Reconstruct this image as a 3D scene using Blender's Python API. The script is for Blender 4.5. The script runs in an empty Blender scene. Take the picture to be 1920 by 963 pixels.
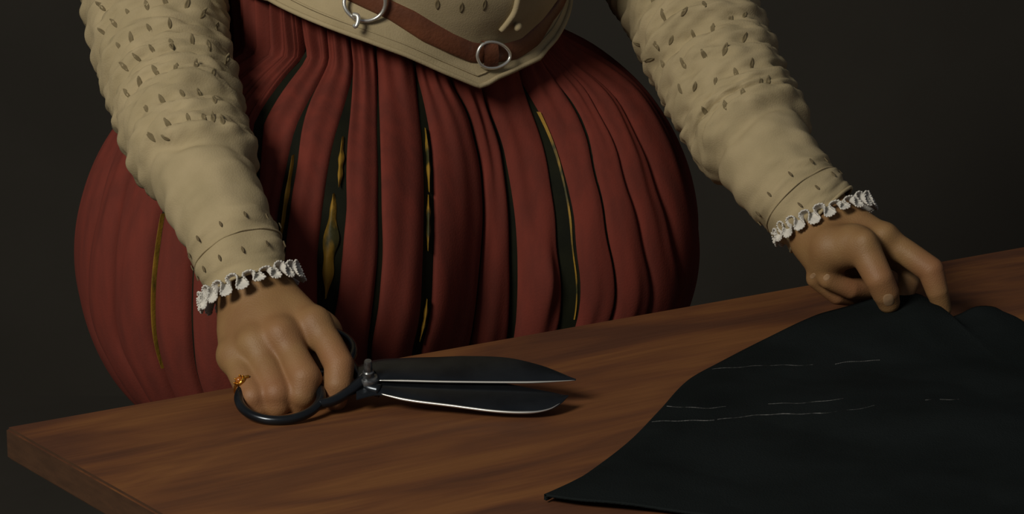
import bpy, bmesh, math, random
import numpy as np
from mathutils import Vector, Matrix, noise as mnoise
from mathutils.bvhtree import BVHTree

random.seed(4); RNG = np.random.default_rng(4)
scene = bpy.context.scene
COL = scene.collection

# ------------------------------------------------------------------ camera
F = 5000.0; PITCH = math.radians(13.0); TABLE_Z = 0.78; CAM_H = 0.6516
CAM = np.array([0.0, 0.0, TABLE_Z + CAM_H])
cd = bpy.data.cameras.new('camera'); cam = bpy.data.objects.new('camera', cd); COL.objects.link(cam)
cam.location = CAM; cam.rotation_euler = (math.pi / 2 - PITCH, 0, 0)
cd.sensor_width = 36.0; cd.lens = 36.0 * F / 1920.0; cd.clip_start = 0.05
scene.camera = cam

# ------------------------------------------------------------------ world, light, exposure
w = bpy.data.worlds.new('dim_room'); scene.world = w; w.use_nodes = True
w.node_tree.nodes['Background'].inputs[0].default_value = (0.9, 0.92, 1.0, 1)
w.node_tree.nodes['Background'].inputs[1].default_value = 0.09

def area(name, loc, target, size, power, color):
    l = bpy.data.lights.new(name, 'AREA'); l.shape = 'DISK'; l.size = size; l.energy = power; l.color = color
    o = bpy.data.objects.new(name, l); COL.objects.link(o); o.location = loc
    o.rotation_euler = (Vector(target) - Vector(loc)).to_track_quat('-Z', 'Y').to_euler()
    return o
area('window_light', (-2.2, -0.9, 3.42), (0.05, 2.5, 0.9), 1.35, 166, (1.0, 0.93, 0.80))

vs = scene.view_settings
vs.view_transform = 'Standard'; vs.look = 'None'; vs.gamma = 1.0; vs.exposure = 0.0
vs.use_curve_mapping = False

# ------------------------------------------------------------------ helpers
CP, SP = math.cos(PITCH), math.sin(PITCH)
def ray(px, py):
    a = (px - 960.0) / F; b = -(py - 481.5) / F
    return np.array([a, CP + b * SP, -SP + b * CP])
def at(px, py, d):
    return CAM + ray(px, py) * d
def on_z(px, py, z):
    r = ray(px, py); return CAM + r * ((z - CAM[2]) / r[2])
def depth_z(px, py, z):
    r = ray(px, py); return (z - CAM[2]) / r[2]
def proj(P):
    q = np.asarray(P) - CAM; d = q[1] * CP - q[2] * SP
    return 960 + F * q[0] / d, 481.5 - F * (q[1] * SP + q[2] * CP) / d, d
def unit(v):
    v = np.asarray(v, float); return v / (np.linalg.norm(v) + 1e-12)
def smooth01(x):
    x = np.clip(x, 0, 1); return x * x * (3 - 2 * x)
def cat(pts, n):
    """Catmull-Rom through rows of numbers, n samples, even in chord length."""
    P = np.asarray(pts, float)
    seg = np.linalg.norm(np.diff(P[:, :3] if P.shape[1] > 2 else P, axis=0), axis=1); t = np.r_[0, np.cumsum(seg)]; t /= t[-1]
    u = np.linspace(0, 1, n); out = np.empty((n, P.shape[1]))
    m = np.empty_like(P)
    m[1:-1] = (P[2:] - P[:-2]) / (t[2:] - t[:-2])[:, None]; m[0] = (P[1] - P[0]) / (t[1] - t[0]); m[-1] = (P[-1] - P[-2]) / (t[-1] - t[-2])
    i = np.clip(np.searchsorted(t, u, 'right') - 1, 0, len(t) - 2); h = (t[i + 1] - t[i]); s = (u - t[i]) / h
    h = h[:, None]; s = s[:, None]
    return (2*s**3-3*s**2+1)*P[i] + (s**3-2*s**2+s)*h*m[i] + (-2*s**3+3*s**2)*P[i+1] + (s**3-s**2)*h*m[i+1]

def srgb(r, g, b):
    f = lambda c: (c/255/12.92) if c/255 <= 0.04045 else ((c/255+0.055)/1.055)**2.4
    return (f(r), f(g), f(b), 1.0)

def mesh_obj(name, verts, faces, mat, parent=None, smooth=True):
    me = bpy.data.meshes.new(name)
    me.from_pydata([tuple(map(float, v)) for v in verts], [], [tuple(map(int, f)) for f in faces])
    if mat: me.materials.append(mat)
    if smooth: me.polygons.foreach_set('use_smooth', [True] * len(me.polygons))
    me.update()
    o = bpy.data.objects.new(name, me); COL.objects.link(o)
    if parent: o.parent = parent
    return o
def bm_obj(name, bm, mat, parent=None, smooth=True):
    bmesh.ops.recalc_face_normals(bm, faces=bm.faces[:])
    me = bpy.data.meshes.new(name); bm.to_mesh(me); bm.free()
    if mat: me.materials.append(mat)
    if smooth: me.polygons.foreach_set('use_smooth', [True] * len(me.polygons))
    o = bpy.data.objects.new(name, me); COL.objects.link(o)
    if parent: o.parent = parent
    return o
def tag(o, label, catg=None, group=None, kind=None):
    if label: o['label'] = label
    if catg: o['category'] = catg
    if group: o['group'] = group
    if kind: o['kind'] = kind
    return o
def empty(name, loc):
    o = bpy.data.objects.new(name, None); COL.objects.link(o); o.location = tuple(loc); o.empty_display_size = 0.1
    return o
def put(o, parent):
    o.parent = parent
    if parent.type == 'EMPTY': o.matrix_parent_inverse = Matrix.Translation(-Vector(root_loc(person)))
    return o   # vertices are in world space, the person's Empty carries the location
def root_loc(o):
    v = Vector((0, 0, 0))
    while o is not None and o.type == 'EMPTY':
        v += o.location; o = o.parent
    return v
def grid_faces(nr, nc, wrap=False, flip=False):
    f = []
    cc = nc if wrap else nc - 1
    for i in range(nr - 1):
        for j in range(cc):
            k = (j + 1) % nc
            q = (i*nc+j, i*nc+k, (i+1)*nc+k, (i+1)*nc+j)
            f.append(q[::-1] if flip else q)
    return f
def frames(P):
    P = np.asarray(P); T = np.gradient(P, axis=0); T /= np.linalg.norm(T, axis=1)[:, None]
    N = np.empty_like(P); ref = np.array([0, -1.0, 0.2]); n = unit(ref - T[0] * (ref @ T[0])); N[0] = n
    for i in range(1, len(P)):
        n = unit(N[i-1] - T[i] * (N[i-1] @ T[i])); N[i] = n
    B = np.cross(T, N)
    return T, N, B
def tube_mesh(P, r, n=12, closed=False):
    P = np.asarray(P, float); m = len(P); r = np.broadcast_to(np.asarray(r, float), (m,))
    if closed:
        T = np.roll(P, -1, 0) - np.roll(P, 1, 0); T /= np.linalg.norm(T, axis=1)[:, None]
        c = P.mean(0); N = P - c; N -= T * (N * T).sum(1)[:, None]; N /= np.linalg.norm(N, axis=1)[:, None]; B = np.cross(T, N)
    else:
        T, N, B = frames(P)
    a = np.linspace(0, 2*np.pi, n, endpoint=False)
    V = P[:, None, :] + r[:, None, None] * (np.cos(a)[None, :, None] * N[:, None, :] + np.sin(a)[None, :, None] * B[:, None, :])
    fc = grid_faces(m, n, True)
    if closed:
        fc += [((m-1)*n+j, (m-1)*n+(j+1) % n, (j+1) % n, j) for j in range(n)]
    else:
        fc += [tuple(range(n))[::-1], tuple((m-1)*n + j for j in range(n))]
    return V.reshape(-1, 3), fc
def merge(*parts):
    V = []; Fc = []; k = 0
    for v, f in parts:
        V.append(np.asarray(v)); Fc += [tuple(i + k for i in q) for q in f]; k += len(v)
    return np.concatenate(V), Fc

# ------------------------------------------------------------------ materials
def material(name, base, second=None, scale=20.0, rough=0.8, bump=0.0, bump_scale=300.0, metallic=0.0, spec=0.3, sheen=0.0, detail=4.0, stretch=None, contrast=(0.35, 0.65)):
    m = bpy.data.materials.new(name); m.use_nodes = True
    nt = m.node_tree; b = nt.nodes['Principled BSDF']
    b.inputs['Roughness'].default_value = rough; b.inputs['Metallic'].default_value = metallic
    b.inputs['Specular IOR Level'].default_value = spec
    if sheen: b.inputs['Sheen Weight'].default_value = sheen
    tc = nt.nodes.new('ShaderNodeTexCoord'); mp = nt.nodes.new('ShaderNodeMapping')
    nt.links.new(tc.outputs['Object'], mp.inputs[0])
    if stretch: mp.inputs['Scale'].default_value = stretch
    b.inputs['Base Color'].default_value = base
    if second:
        n = nt.nodes.new('ShaderNodeTexNoise'); n.inputs['Scale'].default_value = scale; n.inputs['Detail'].default_value = detail
        r = nt.nodes.new('ShaderNodeValToRGB')
        r.color_ramp.elements[0].position = contrast[0]; r.color_ramp.elements[1].position = contrast[1]
        r.color_ramp.elements[0].color = base; r.color_ramp.elements[1].color = second
        nt.links.new(mp.outputs[0], n.inputs[0]); nt.links.new(n.outputs[0], r.inputs[0]); nt.links.new(r.outputs[0], b.inputs['Base Color'])
    if bump:
        n2 = nt.nodes.new('ShaderNodeTexNoise'); n2.inputs['Scale'].default_value = bump_scale; n2.inputs['Detail'].default_value = 3
        bp = nt.nodes.new('ShaderNodeBump'); bp.inputs['Strength'].default_value = bump; bp.inputs['Distance'].default_value = 0.002
        nt.links.new(tc.outputs['Object'], n2.inputs[0]); nt.links.new(n2.outputs[0], bp.inputs['Height']); nt.links.new(bp.outputs[0], b.inputs['Normal'])
    return m

M_wall = material('dark_plaster', (0.0275, 0.0248, 0.0200, 1), (0.033, 0.0298, 0.0242, 1), 2.5, 0.95, 0.15, 60)
M_floor = material('dark_floor', (0.040, 0.0355, 0.028, 1), (0.046, 0.041, 0.0325, 1), 3.0, 0.9, 0.1, 80)
M_cream = material('cream_wool', (0.365, 0.298, 0.180, 1), (0.315, 0.258, 0.152, 1), 28, 0.9, 0.16, 600, spec=0.1)
M_slash = material('slash_lining', (0.150, 0.118, 0.064, 1), (0.18, 0.145, 0.083, 1), 90, 0.9, spec=0.1)
M_stitch = material('brown_stitch', (0.135, 0.105, 0.06, 1), rough=0.9, spec=0.1)
M_red = material('red_wool', (0.142, 0.0290, 0.0200, 1), (0.110, 0.025, 0.018, 1), 22, 0.9, 0.12, 420, spec=0.12, stretch=(3, 3, 0.6))
M_lining = material('dark_lining', (0.005, 0.006, 0.003, 1), (0.009, 0.010, 0.004, 1), 26, 0.8, spec=0.15)
M_ochre = material('ochre_silk', (0.24, 0.135, 0.014, 1), (0.035, 0.032, 0.008, 1), 45, 0.6, 0.2, 300, spec=0.25, stretch=(1, 1, 0.4), contrast=(0.48, 0.62))
M_skin = material('skin', (0.235, 0.136, 0.055, 1), (0.205, 0.108, 0.044, 1), 30, 0.55, 0.22, 700, spec=0.35)
def flushed(m):   # redder skin over the knuckles and finger joints
    nt = m.node_tree; b = nt.nodes['Principled BSDF']; src = b.inputs['Base Color'].links[0].from_socket
    at_ = nt.nodes.new('ShaderNodeAttribute'); at_.attribute_name = 'flush'; mx = nt.nodes.new('ShaderNodeMixRGB')
    mu = nt.nodes.new('ShaderNodeMath'); mu.operation = 'MULTIPLY'; mu.inputs[1].default_value = 0.55
    nt.links.new(at_.outputs['Fac'], mu.inputs[0]); nt.links.new(mu.outputs[0], mx.inputs[0]); nt.links.new(src, mx.inputs[1])
    mx.inputs[2].default_value = (0.25, 0.092, 0.046, 1); nt.links.new(mx.outputs[0], b.inputs['Base Color'])
flushed(M_skin)
M_nail = material('nail', (0.30, 0.19, 0.105, 1), rough=0.35, spec=0.5)
M_lace = material('white_lace', (0.62, 0.60, 0.55, 1), (0.50, 0.49, 0.46, 1), 120, 0.9, 0.5, 900, spec=0.1)
M_leather = material('tan_leather', (0.150, 0.052, 0.025, 1), (0.105, 0.037, 0.019, 1), 35, 0.5, 0.25, 300, spec=0.35)
M_steel = material('dark_steel', (0.036, 0.042, 0.050, 1), (0.024, 0.028, 0.034, 1), 40, 0.24, 0.03, 200, metallic=0.8, spec=0.5)
M_bright = material('polished_steel', (0.72, 0.73, 0.70, 1), rough=0.38, metallic=0.85)
M_pin = material('grey_steel', (0.20, 0.21, 0.22, 1), (0.10, 0.105, 0.11, 1), 300, 0.3, metallic=0.8)
M_gold = material('gold', (0.60, 0.30, 0.05, 1), rough=0.3, metallic=1.0)
M_gem = material('amber_gem', (0.30, 0.09, 0.01, 1), rough=0.1, spec=0.6)
M_cloth = material('black_cloth', (0.0102, 0.0130, 0.0136, 1), (0.0072, 0.0092, 0.0094, 1), 9, 0.95, 0.4, 600, spec=0.03)
M_chalk = material('chalk', (0.12, 0.122, 0.12, 1), (0.015, 0.016, 0.016, 1), 90, 0.95, spec=0.05)
M_hose = material('dark_hose', (0.02, 0.018, 0.016, 1), rough=0.9)
M_hair = material('dark_hair', (0.03, 0.018, 0.010, 1), rough=0.6)
M_eye = material('eye_white', (0.6, 0.58, 0.54, 1), rough=0.2)

def wood_material():
    m = bpy.data.materials.new('oiled_wood'); m.use_nodes = True; nt = m.node_tree; L = nt.links
    b = nt.nodes['Principled BSDF']; b.inputs['Roughness'].default_value = 0.62; b.inputs['Specular IOR Level'].default_value = 0.25
    tc = nt.nodes.new('ShaderNodeTexCoord'); mp = nt.nodes.new('ShaderNodeMapping'); L.new(tc.outputs['Object'], mp.inputs[0])
    mp.inputs['Scale'].default_value = (1.5, 7.0, 7.0); mp.inputs['Rotation'].default_value = (0, 0, math.radians(7))
    n1 = nt.nodes.new('ShaderNodeTexNoise'); n1.inputs['Scale'].default_value = 2.2; n1.inputs['Detail'].default_value = 3; n1.inputs['Distortion'].default_value = 1.1
    L.new(mp.outputs[0], n1.inputs[0])
    mp2 = nt.nodes.new('ShaderNodeMapping'); L.new(tc.outputs['Object'], mp2.inputs[0]); mp2.inputs['Scale'].default_value = (5.0, 120.0, 120.0)
    n2 = nt.nodes.new('ShaderNodeTexNoise'); n2.inputs['Scale'].default_value = 2.0; n2.inputs['Detail'].default_value = 4
    L.new(mp2.outputs[0], n2.inputs[0])
    r1 = nt.nodes.new('ShaderNodeValToRGB'); e = r1.color_ramp.elements
    e[0].position = 0.36; e[0].color = (0.102, 0.041, 0.0215, 1); e[1].position = 0.64; e[1].color = (0.205, 0.084, 0.029, 1)
    k = r1.color_ramp.elements.new(0.52); k.color = (0.158, 0.061, 0.0245, 1)
    L.new(n1.outputs[0], r1.inputs[0])
    mx = nt.nodes.new('ShaderNodeMixRGB'); mx.blend_type = 'MULTIPLY'; mx.inputs[0].default_value = 0.35
    L.new(r1.outputs[0], mx.inputs[1]); L.new(n2.outputs[0], mx.inputs[2]); L.new(mx.outputs[0], b.inputs['Base Color'])
    bp = nt.nodes.new('ShaderNodeBump'); bp.inputs['Strength'].default_value = 0.08; bp.inputs['Distance'].default_value = 0.001
    L.new(n2.outputs[0], bp.inputs['Height']); L.new(bp.outputs[0], b.inputs['Normal'])
    return m
M_wood = wood_material()
M_shaded_endgrain = material('shaded_end_grain', (0.058, 0.026, 0.011, 1), (0.042, 0.019, 0.008, 1), 30, 0.75, 0.1, 200, stretch=(1, 1, 5))  # end grain, with the shade of the table's end put into its colour

# ------------------------------------------------------------------ the setting
A = on_z(10, 800, TABLE_Z); B_ = on_z(1920, 462, TABLE_Z)
ET = unit((B_ - A) * np.array([1, 1, 0])); NT = np.array([ET[1], -ET[0], 0.0])   # along the back edge; towards the viewer
YAW = math.atan2(ET[1], ET[0])

def slab(name, x0, x1, y0, y1, z0, z1, mat):
    v = [(x, y, z) for z in (z0, z1) for y in (y0, y1) for x in (x0, x1)]
    f = [(0, 2, 3, 1), (4, 5, 7, 6), (0, 1, 5, 4), (1, 3, 7, 5), (3, 2, 6, 7), (2, 0, 4, 6)]
    return mesh_obj(name, v, f, mat, smooth=False)
tag(slab('floor', -5.0, 5.0, -1.6, 5.1, -0.1, 0.0, M_floor), 'dark bare floor under the table', kind='structure')
tag(slab('wall_back', -5.0, 5.0, 5.0, 5.15, 0.0, 4.6, M_wall), 'dark brown plain wall behind the person', kind='structure')

# ------------------------------------------------------------------ table (built in its own frame, then turned)
table = empty('work_table', (A[0], A[1], 0)); table.rotation_euler = (0, 0, YAW)
tag(table, 'heavy plain brown wooden work table crossing the foreground', 'table')
def local_box(name, x0, x1, y0, y1, z0, z1, mat, parent, bev=0.002):
    bm = bmesh.new(); bmesh.ops.create_cube(bm, size=1)
    for v in bm.verts:
        v.co = ((x0+x1)/2 + v.co.x*(x1-x0), (y0+y1)/2 + v.co.y*(y1-y0), (z0+z1)/2 + v.co.z*(z1-z0))
    if bev: bmesh.ops.bevel(bm, geom=bm.edges[:], offset=bev, segments=2, affect='EDGES')
    return bm_obj(name, bm, mat, parent, smooth=False)
TT = 0.028
top = local_box('tabletop', 0, 1.62, -0.98, 0, TABLE_Z - TT, TABLE_Z, M_wood, table, 0.0022)
top.data.materials.append(M_shaded_endgrain)
for p in top.data.polygons:
    if abs(p.normal.x) > 0.9: p.material_index = 1
for xx in (0.34, 1.36):
    for yy in (-0.86, -0.14):
        local_box('leg', xx-0.035, xx+0.035, yy-0.035, yy+0.035, 0, TABLE_Z - TT, M_wood, table, 0.004)
    local_box('crossbar', xx-0.02, xx+0.02, -0.825, -0.175, 0.12, 0.19, M_wood, table, 0.003)
local_box('stretcher', 0.36, 1.34, -0.52, -0.48, 0.135, 0.175, M_wood, table, 0.003)

# ------------------------------------------------------------------ implicit surfaces for the body
def cone_sdf(X, a, b, ra, rb):
    ab = b - a; t = np.clip((X - a) @ ab / (ab @ ab), 0, 1)
    return np.linalg.norm(X - a - t[..., None] * ab, axis=-1) - (ra + (rb - ra) * t)
def chain_sdf(X, pts):
    d = None
    for (a, ra), (b, rb) in zip(pts[:-1], pts[1:]):
        q = cone_sdf(X, a, b, ra, rb); d = q if d is None else np.minimum(d, q)
    return d
def ball_sdf(X, c, r): return np.linalg.norm(X - c, axis=-1) - r
def smin(a, b, k):
    h = np.maximum(k - np.abs(a - b), 0) / k
    return np.minimum(a, b) - h * h * k * 0.25
def surface_nets(fn, lo, hi, step):
    lo = np.asarray(lo, np.float32); n = np.ceil((np.asarray(hi) - lo) / step).astype(int) + 1
    ax = [lo[i] + np.arange(n[i], dtype=np.float32) * step for i in range(3)]
    f = np.empty(n, np.float32)
    for i in range(0, n[0], 24):                                   # slabs keep memory low
        X = np.stack(np.meshgrid(ax[0][i:i+24], ax[1], ax[2], indexing='ij'), -1).astype(np.float32)
        f[i:i+24] = fn(X)
    s = f < 0
    c = sum(s[i:n[0]-1+i, j:n[1]-1+j, k:n[2]-1+k].astype(np.int8) for i in (0, 1) for j in (0, 1) for k in (0, 1))
    act = np.argwhere((c > 0) & (c < 8)); idx = -np.ones(n - 1, np.int64); idx[tuple(act.T)] = np.arange(len(act))
    acc = np.zeros((len(act), 3)); cnt = np.zeros(len(act))
    cs = [(i, j, k) for i in (0, 1) for j in (0, 1) for k in (0, 1)]
    for a in cs:
        for axn in range(3):
            if a[axn]: continue
            b = list(a); b[axn] = 1
            fa = f[tuple((act + a).T)]; fb = f[tuple((act + b).T)]; m = (fa < 0) != (fb < 0)
            t = np.where(m, fa / np.where(m, fa - fb, 1), 0)
            p = np.array(a)[None, :] + t[:, None] * (np.array(b) - np.array(a))[None, :]
            acc += np.where(m[:, None], p, 0); cnt += m
    V = lo + (act + acc / cnt[:, None]) * step
    Q = []
    for axn in range(3):
        u, v = (axn + 1) % 3, (axn + 2) % 3
        sl0 = [slice(None)] * 3; sl1 = [slice(None)] * 3; sl0[axn] = slice(0, -1); sl1[axn] = slice(1, None)
        s0 = s[tuple(sl0)]; ch = np.argwhere(s0 != s[tuple(sl1)])
        ch = ch[(ch[:, u] > 0) & (ch[:, v] > 0) & (ch[:, u] < n[u]-1) & (ch[:, v] < n[v]-1)]
        du = np.zeros(3, int); du[u] = 1; dv = np.zeros(3, int); dv[v] = 1
        q = np.stack([idx[tuple(x.T)] for x in (ch - du - dv, ch - dv, ch, ch - du)], 1)
        inside = s0[tuple(ch.T)]
        Q.append(np.where(inside[:, None], q, q[:, ::-1]))
    Q = np.concatenate(Q); Q = Q[(Q >= 0).all(1)]
    return V, Q
def relax(V, Q, it=2, lam=0.5):
    E = np.concatenate([Q[:, [0, 1]], Q[:, [1, 2]], Q[:, [2, 3]], Q[:, [3, 0]]])
    for _ in range(it):
        S = np.zeros_like(V); c = np.zeros(len(V))
        np.add.at(S, E[:, 0], V[E[:, 1]]); np.add.at(c, E[:, 0], 1); np.add.at(S, E[:, 1], V[E[:, 0]]); np.add.at(c, E[:, 1], 1)
        V = V + lam * (S / np.maximum(c, 1)[:, None] - V)
    return V

# ------------------------------------------------------------------ person: frame of the body
def edge_depth_point(px):   # point of the table's back edge at pixel column px
    best = min((abs(proj(A + ET * s)[0] - px), s) for s in np.linspace(0, 1.3, 1301)); return A + ET * best[1]
BODY_BACK = 0.285
s_best = min(((abs(proj(A + ET * s - NT * BODY_BACK)[0] - 748), s) for s in np.linspace(0, 1.2, 2401)))[1]
BC = A + ET * s_best - NT * BODY_BACK; BC[2] = 0
def BF(x, y, z):   # x along the table, y forward, z up
    return BC + ET * x + NT * y + np.array([0, 0, 1.0]) * z
person = empty('person', BC)
tag(person, 'person in cream slashed doublet and red breeches cutting cloth at the table', 'person')

def to_polar(P):
    q = np.asarray(P) - BC; x = q @ ET; y = q @ NT
    return np.arctan2(x, y), np.hypot(x, y), q[..., 2]
def polar_pt(ang, r, z):
    ang = np.asarray(ang, float)[..., None]; r = np.asarray(r, float)[..., None]; z = np.asarray(z, float)[..., None]
    return BC + ET * (np.sin(ang) * r) + NT * (np.cos(ang) * r) + np.array([0, 0, 1.0]) * z
def hit_polar(Rf, px, py, d0=2.35, d1=3.3):
    d = np.linspace(d0, d1, 900); P = CAM + ray(px, py)[None, :] * d[:, None]
    a, r, z = to_polar(P); g = r - Rf(a, z); i = np.argmax(g < 0)
    if not (g < 0).any(): i = np.argmin(g)                          # grazing: the nearest miss
    return a[i], z[i]

# ---- breeches surface: two padded lobes joined to the waist, as radius over angle and height
HZ = TABLE_Z + 0.030
def hose_section(x, y, z):
    dz = z - HZ
    k = np.where(dz > 0, np.clip(1 - (dz/0.222)**2.0, 0.0004, 1), np.clip(1 - (dz/0.205)**2, 0.0004, 1))**0.5
    f = lambda cx, a, b: (np.sqrt(((x-cx)/a)**2 + (y/b)**2) - k) * np.minimum(a, b)
    lobes = smin(f(-0.150, 0.186, 0.226), f(0.146, 0.176, 0.226), 0.035)
    g = 0.152 + np.clip(0.20 - dz, 0, 0.25) * 0.12
    waist = (np.sqrt((x/(g*1.16))**2 + (y/(g*0.93))**2) - 1) * g
    return smin(lobes, waist, 0.06)
_ang = np.linspace(-np.pi, np.pi, 361); _z = np.linspace(HZ - 0.213, HZ + 0.34, 140)
AA, ZZ = np.meshgrid(_ang, _z, indexing='ij')
lo_, hi_ = np.full_like(AA, 0.02), np.full_like(AA, 0.5)
for _ in range(30):
    mid = (lo_ + hi_) / 2; g = hose_section(np.sin(AA)*mid, np.cos(AA)*mid, ZZ) < 0
    lo_ = np.where(g, mid, lo_); hi_ = np.where(g, hi_, mid)
HR = lo_
def hoseR(a, z):
    a = (np.asarray(a, float) + np.pi) % (2*np.pi) - np.pi
    i = np.clip((a + np.pi) / (2*np.pi) * 360, 0, 359.999); j = np.clip((np.asarray(z) - _z[0]) / (_z[-1]-_z[0]) * 139, 0, 138.999)
    i0 = i.astype(int); j0 = j.astype(int); u = i - i0; v = j - j0
    return (HR[i0, j0]*(1-u)+HR[i0+1, j0]*u)*(1-v) + (HR[i0, j0+1]*(1-u)+HR[i0+1, j0+1]*u)*v

# ---- doublet surface
_dz = np.array([0.92, 0.97, 1.00, 1.03, 1.07, 1.12, 1.20, 1.30, 1.38, 1.42, 1.46, 1.49])
_da = np.array([0.200, 0.192, 0.185, 0.181, 0.182, 0.186, 0.192, 0.200, 0.195, 0.165, 0.090, 0.072])
_df = np.array([0.172, 0.166, 0.160, 0.160, 0.172, 0.182, 0.175, 0.160, 0.140, 0.118, 0.080, 0.072])
_db = np.array([0.160, 0.150, 0.142, 0.138, 0.136, 0.134, 0.132, 0.135, 0.125, 0.110, 0.080, 0.072])
def doubletR(a, z):
    a = np.asarray(a, float); z = np.asarray(z, float)
    A1 = np.interp(z, _dz, _da); c = np.cos(a); s = np.sin(a)
    Bq = np.where(c > 0, np.interp(z, _dz, _df), np.interp(z, _dz, _db))
    r = 1 / np.sqrt((s/A1)**2 + (c/Bq)**2)
    return r

# ---- breeches panes
# each boundary: pixel points top to bottom, gap widths (mm) along it
SL = [
 ([(225, 275), (190, 392), (172, 480), (176, 590), (215, 680)], [0.5, 1, 1.5, 1, 0.5]),
 ([(254, 300), (226, 403), (216, 525), (225, 642), (258, 705)], [0.5, 1, 1, 1, 0.5]),
 ([(322, 330), (306, 392), (294, 462), (286, 549), (291, 642), (309, 700)], [1, 4, 6, 6, 5, 2]),
 ([(392, 300), (372, 420), (358, 560), (360, 640), (366, 695)], [0.5, 0.5, 1.5, 1.5, 1]),
 ([(452, 250), (438, 380), (432, 520), (434, 640), (440, 700)], [0.5, 0.5, 1, 1, 1]),
 ([(527, 78), (500, 131), (487, 200), (480, 275), (478, 380), (486, 520), (500, 680)], [2, 8, 9, 9, 6, 4, 3]),
 ([(575, 190), (559, 235), (547, 305), (530, 398), (524, 462), (528, 560), (540, 680)], [1, 4, 8, 10, 8, 5, 3]),
 ([(656, 140), (650, 200), (634, 287), (626, 392), (616, 479), (614, 549), (606, 620), (600, 680)], [0.5, 5, 12, 20, 21, 18, 12, 6]),
 ([(704, 130), (708, 230), (711, 316), (713, 473), (703, 580), (690, 660)], [0.5, 0.5, 0.8, 3, 4, 2]),
 ([(780, 130), (789, 177), (801, 273), (803, 402), (801, 498), (797, 595), (778, 665)], [0.5, 4, 8, 9, 9, 9, 7]),
 ([(846, 150), (882, 209), (905, 305), (910, 402), (900, 520), (880, 660)], [0.4, 1, 1, 0.6, 0.6, 0.6]),
 ([(908, 170), (940, 260), (958, 370), (966, 480), (958, 640)], [1, 3, 5, 8, 7]),
 ([(988, 157), (1024, 247), (1053, 350), (1065, 466), (1069, 608)], [2, 7, 11, 13, 13]),
 ([(1040, 140), (1069, 177), (1114, 318), (1139, 440), (1155, 575)], [0.5, 1.2, 1.6, 1.8, 1.6]),
 ([(1090, 150), (1120, 209), (1170, 337), (1206, 466), (1222, 566)], [0.5, 1, 1.2, 1.4, 1.2]),
 ([(1140, 160), (1185, 240), (1228, 350), (1258, 460), (1268, 560)], [0.5, 1, 1, 1, 1]),
]
NV = 84; Z0 = HZ - 0.205; bounds = []
for pts, gaps in SL:
    az = np.array([hit_polar(hoseR, *p) for p in pts]); o = np.argsort(az[:, 1])
    zs, ang, gp = az[o, 1], np.unwrap(az[o, 0]), np.array(gaps, float)[o] * 0.001
    bounds.append([zs, ang, gp])
# the top of the breeches follows the doublet hem; boundaries keep order around the body
ZT = 1.16
zrow = np.linspace(ZT, Z0, NV)
def bcurve(b):
    zs, ang, gp = b
    a = np.interp(zrow, zs, ang); g = np.interp(zrow, zs, gp)
    up = zrow > zs[-1]; sl = (ang[-1]-ang[-2])/max(zs[-1]-zs[-2], 1e-3)
    sl = np.clip(sl, -1.2, 1.2)
    a = np.where(up, ang[-1] + sl*(zrow-zs[-1])*0.6, a); g = np.where(up, gp[-1]*np.exp(-(zrow-zs[-1])/0.02), g)
    k = np.ones(5)/5; ap = np.r_[[a[0]]*2, a, [a[-1]]*2]; return np.convolve(ap, k, 'valid'), g
curves = [bcurve(b) for b in bounds]
for i in range(1, len(curves)):                                    # never cross
    curves[i] = (np.maximum(curves[i][0], curves[i-1][0] + 0.045), curves[i][1])
a_first, a_last = curves[0][0], curves[-1][0]
NB = 13
for k in range(1, NB):
    t = k / NB
    curves.append((a_last + (a_first + 2*np.pi - a_last) * t, np.full(NV, 0.002)))
breeches = empty('breeches', (0, 0, 0)); breeches.parent = person
tag(breeches, 'padded red breeches of gathered panes over dark lining')
NU = 26
ca, cz = hit_polar(hoseR, 1000, 520)                               # padded fullness beside the front crease
for i in range(len(curves)):
    a0, g0 = curves[i]; a1, g1 = curves[(i+1) % len(curves)]
    if i == len(curves) - 1: a1 = a1 + 2*np.pi
    s = np.linspace(0, 1, NU); V = np.empty((NV, NU, 3))
    amid = (a0+a1)/2; rm = hoseR(amid, zrow)
    l = a0 + g0/2/rm; rgt = a1 - g1/2/rm
    ph = RNG.uniform(0, 6.28, 6)
    aa = l[:, None] + (rgt-l)[:, None]*s[None, :]
    zz = np.repeat(zrow[:, None], NU, 1)
    R = hoseR(aa, zz)
    width = (rgt-l)*rm
    bul = np.clip(width*0.14, 0.0025, 0.008)[:, None]*(1-np.abs(2*s-1)**2.6)[None, :]
    v = (1.06-zz)/(1.06-Z0)
    gather = np.exp(-np.maximum(v-0.05, 0)/0.10)                     # pleats strongest at the waist
    npl = max(2, round(float(np.median(width))/0.021))
    pl = (0.0034*gather+0.0003)*np.sin(2*np.pi*npl*s[None, :]+ph[0]+0.8*np.sin(7*v+ph[1])) + 0.0014*np.sin(9*v+3*s[None, :]*2+ph[2])*np.sin(np.pi*s)[None, :]
    pl = pl*np.sin(np.pi*np.clip(s, 0.03, 0.97))[None, :]**0.5
    lip = -0.007*(np.exp(-s/0.03)+np.exp(-(1-s)/0.03))[None, :]
    R = R + bul + pl + lip - 0.006*gather + 0.015*np.exp(-((aa-ca)/0.05)**2-((zz-cz)/0.042)**2)
    hz = smooth01((v-0.90)/0.1); R = R*(1-0.10*hz)
    V = polar_pt(aa, R, zz)
    o = mesh_obj('pane', V.reshape(-1, 3), grid_faces(NV, NU, flip=True), M_red); put(o, breeches)
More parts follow.
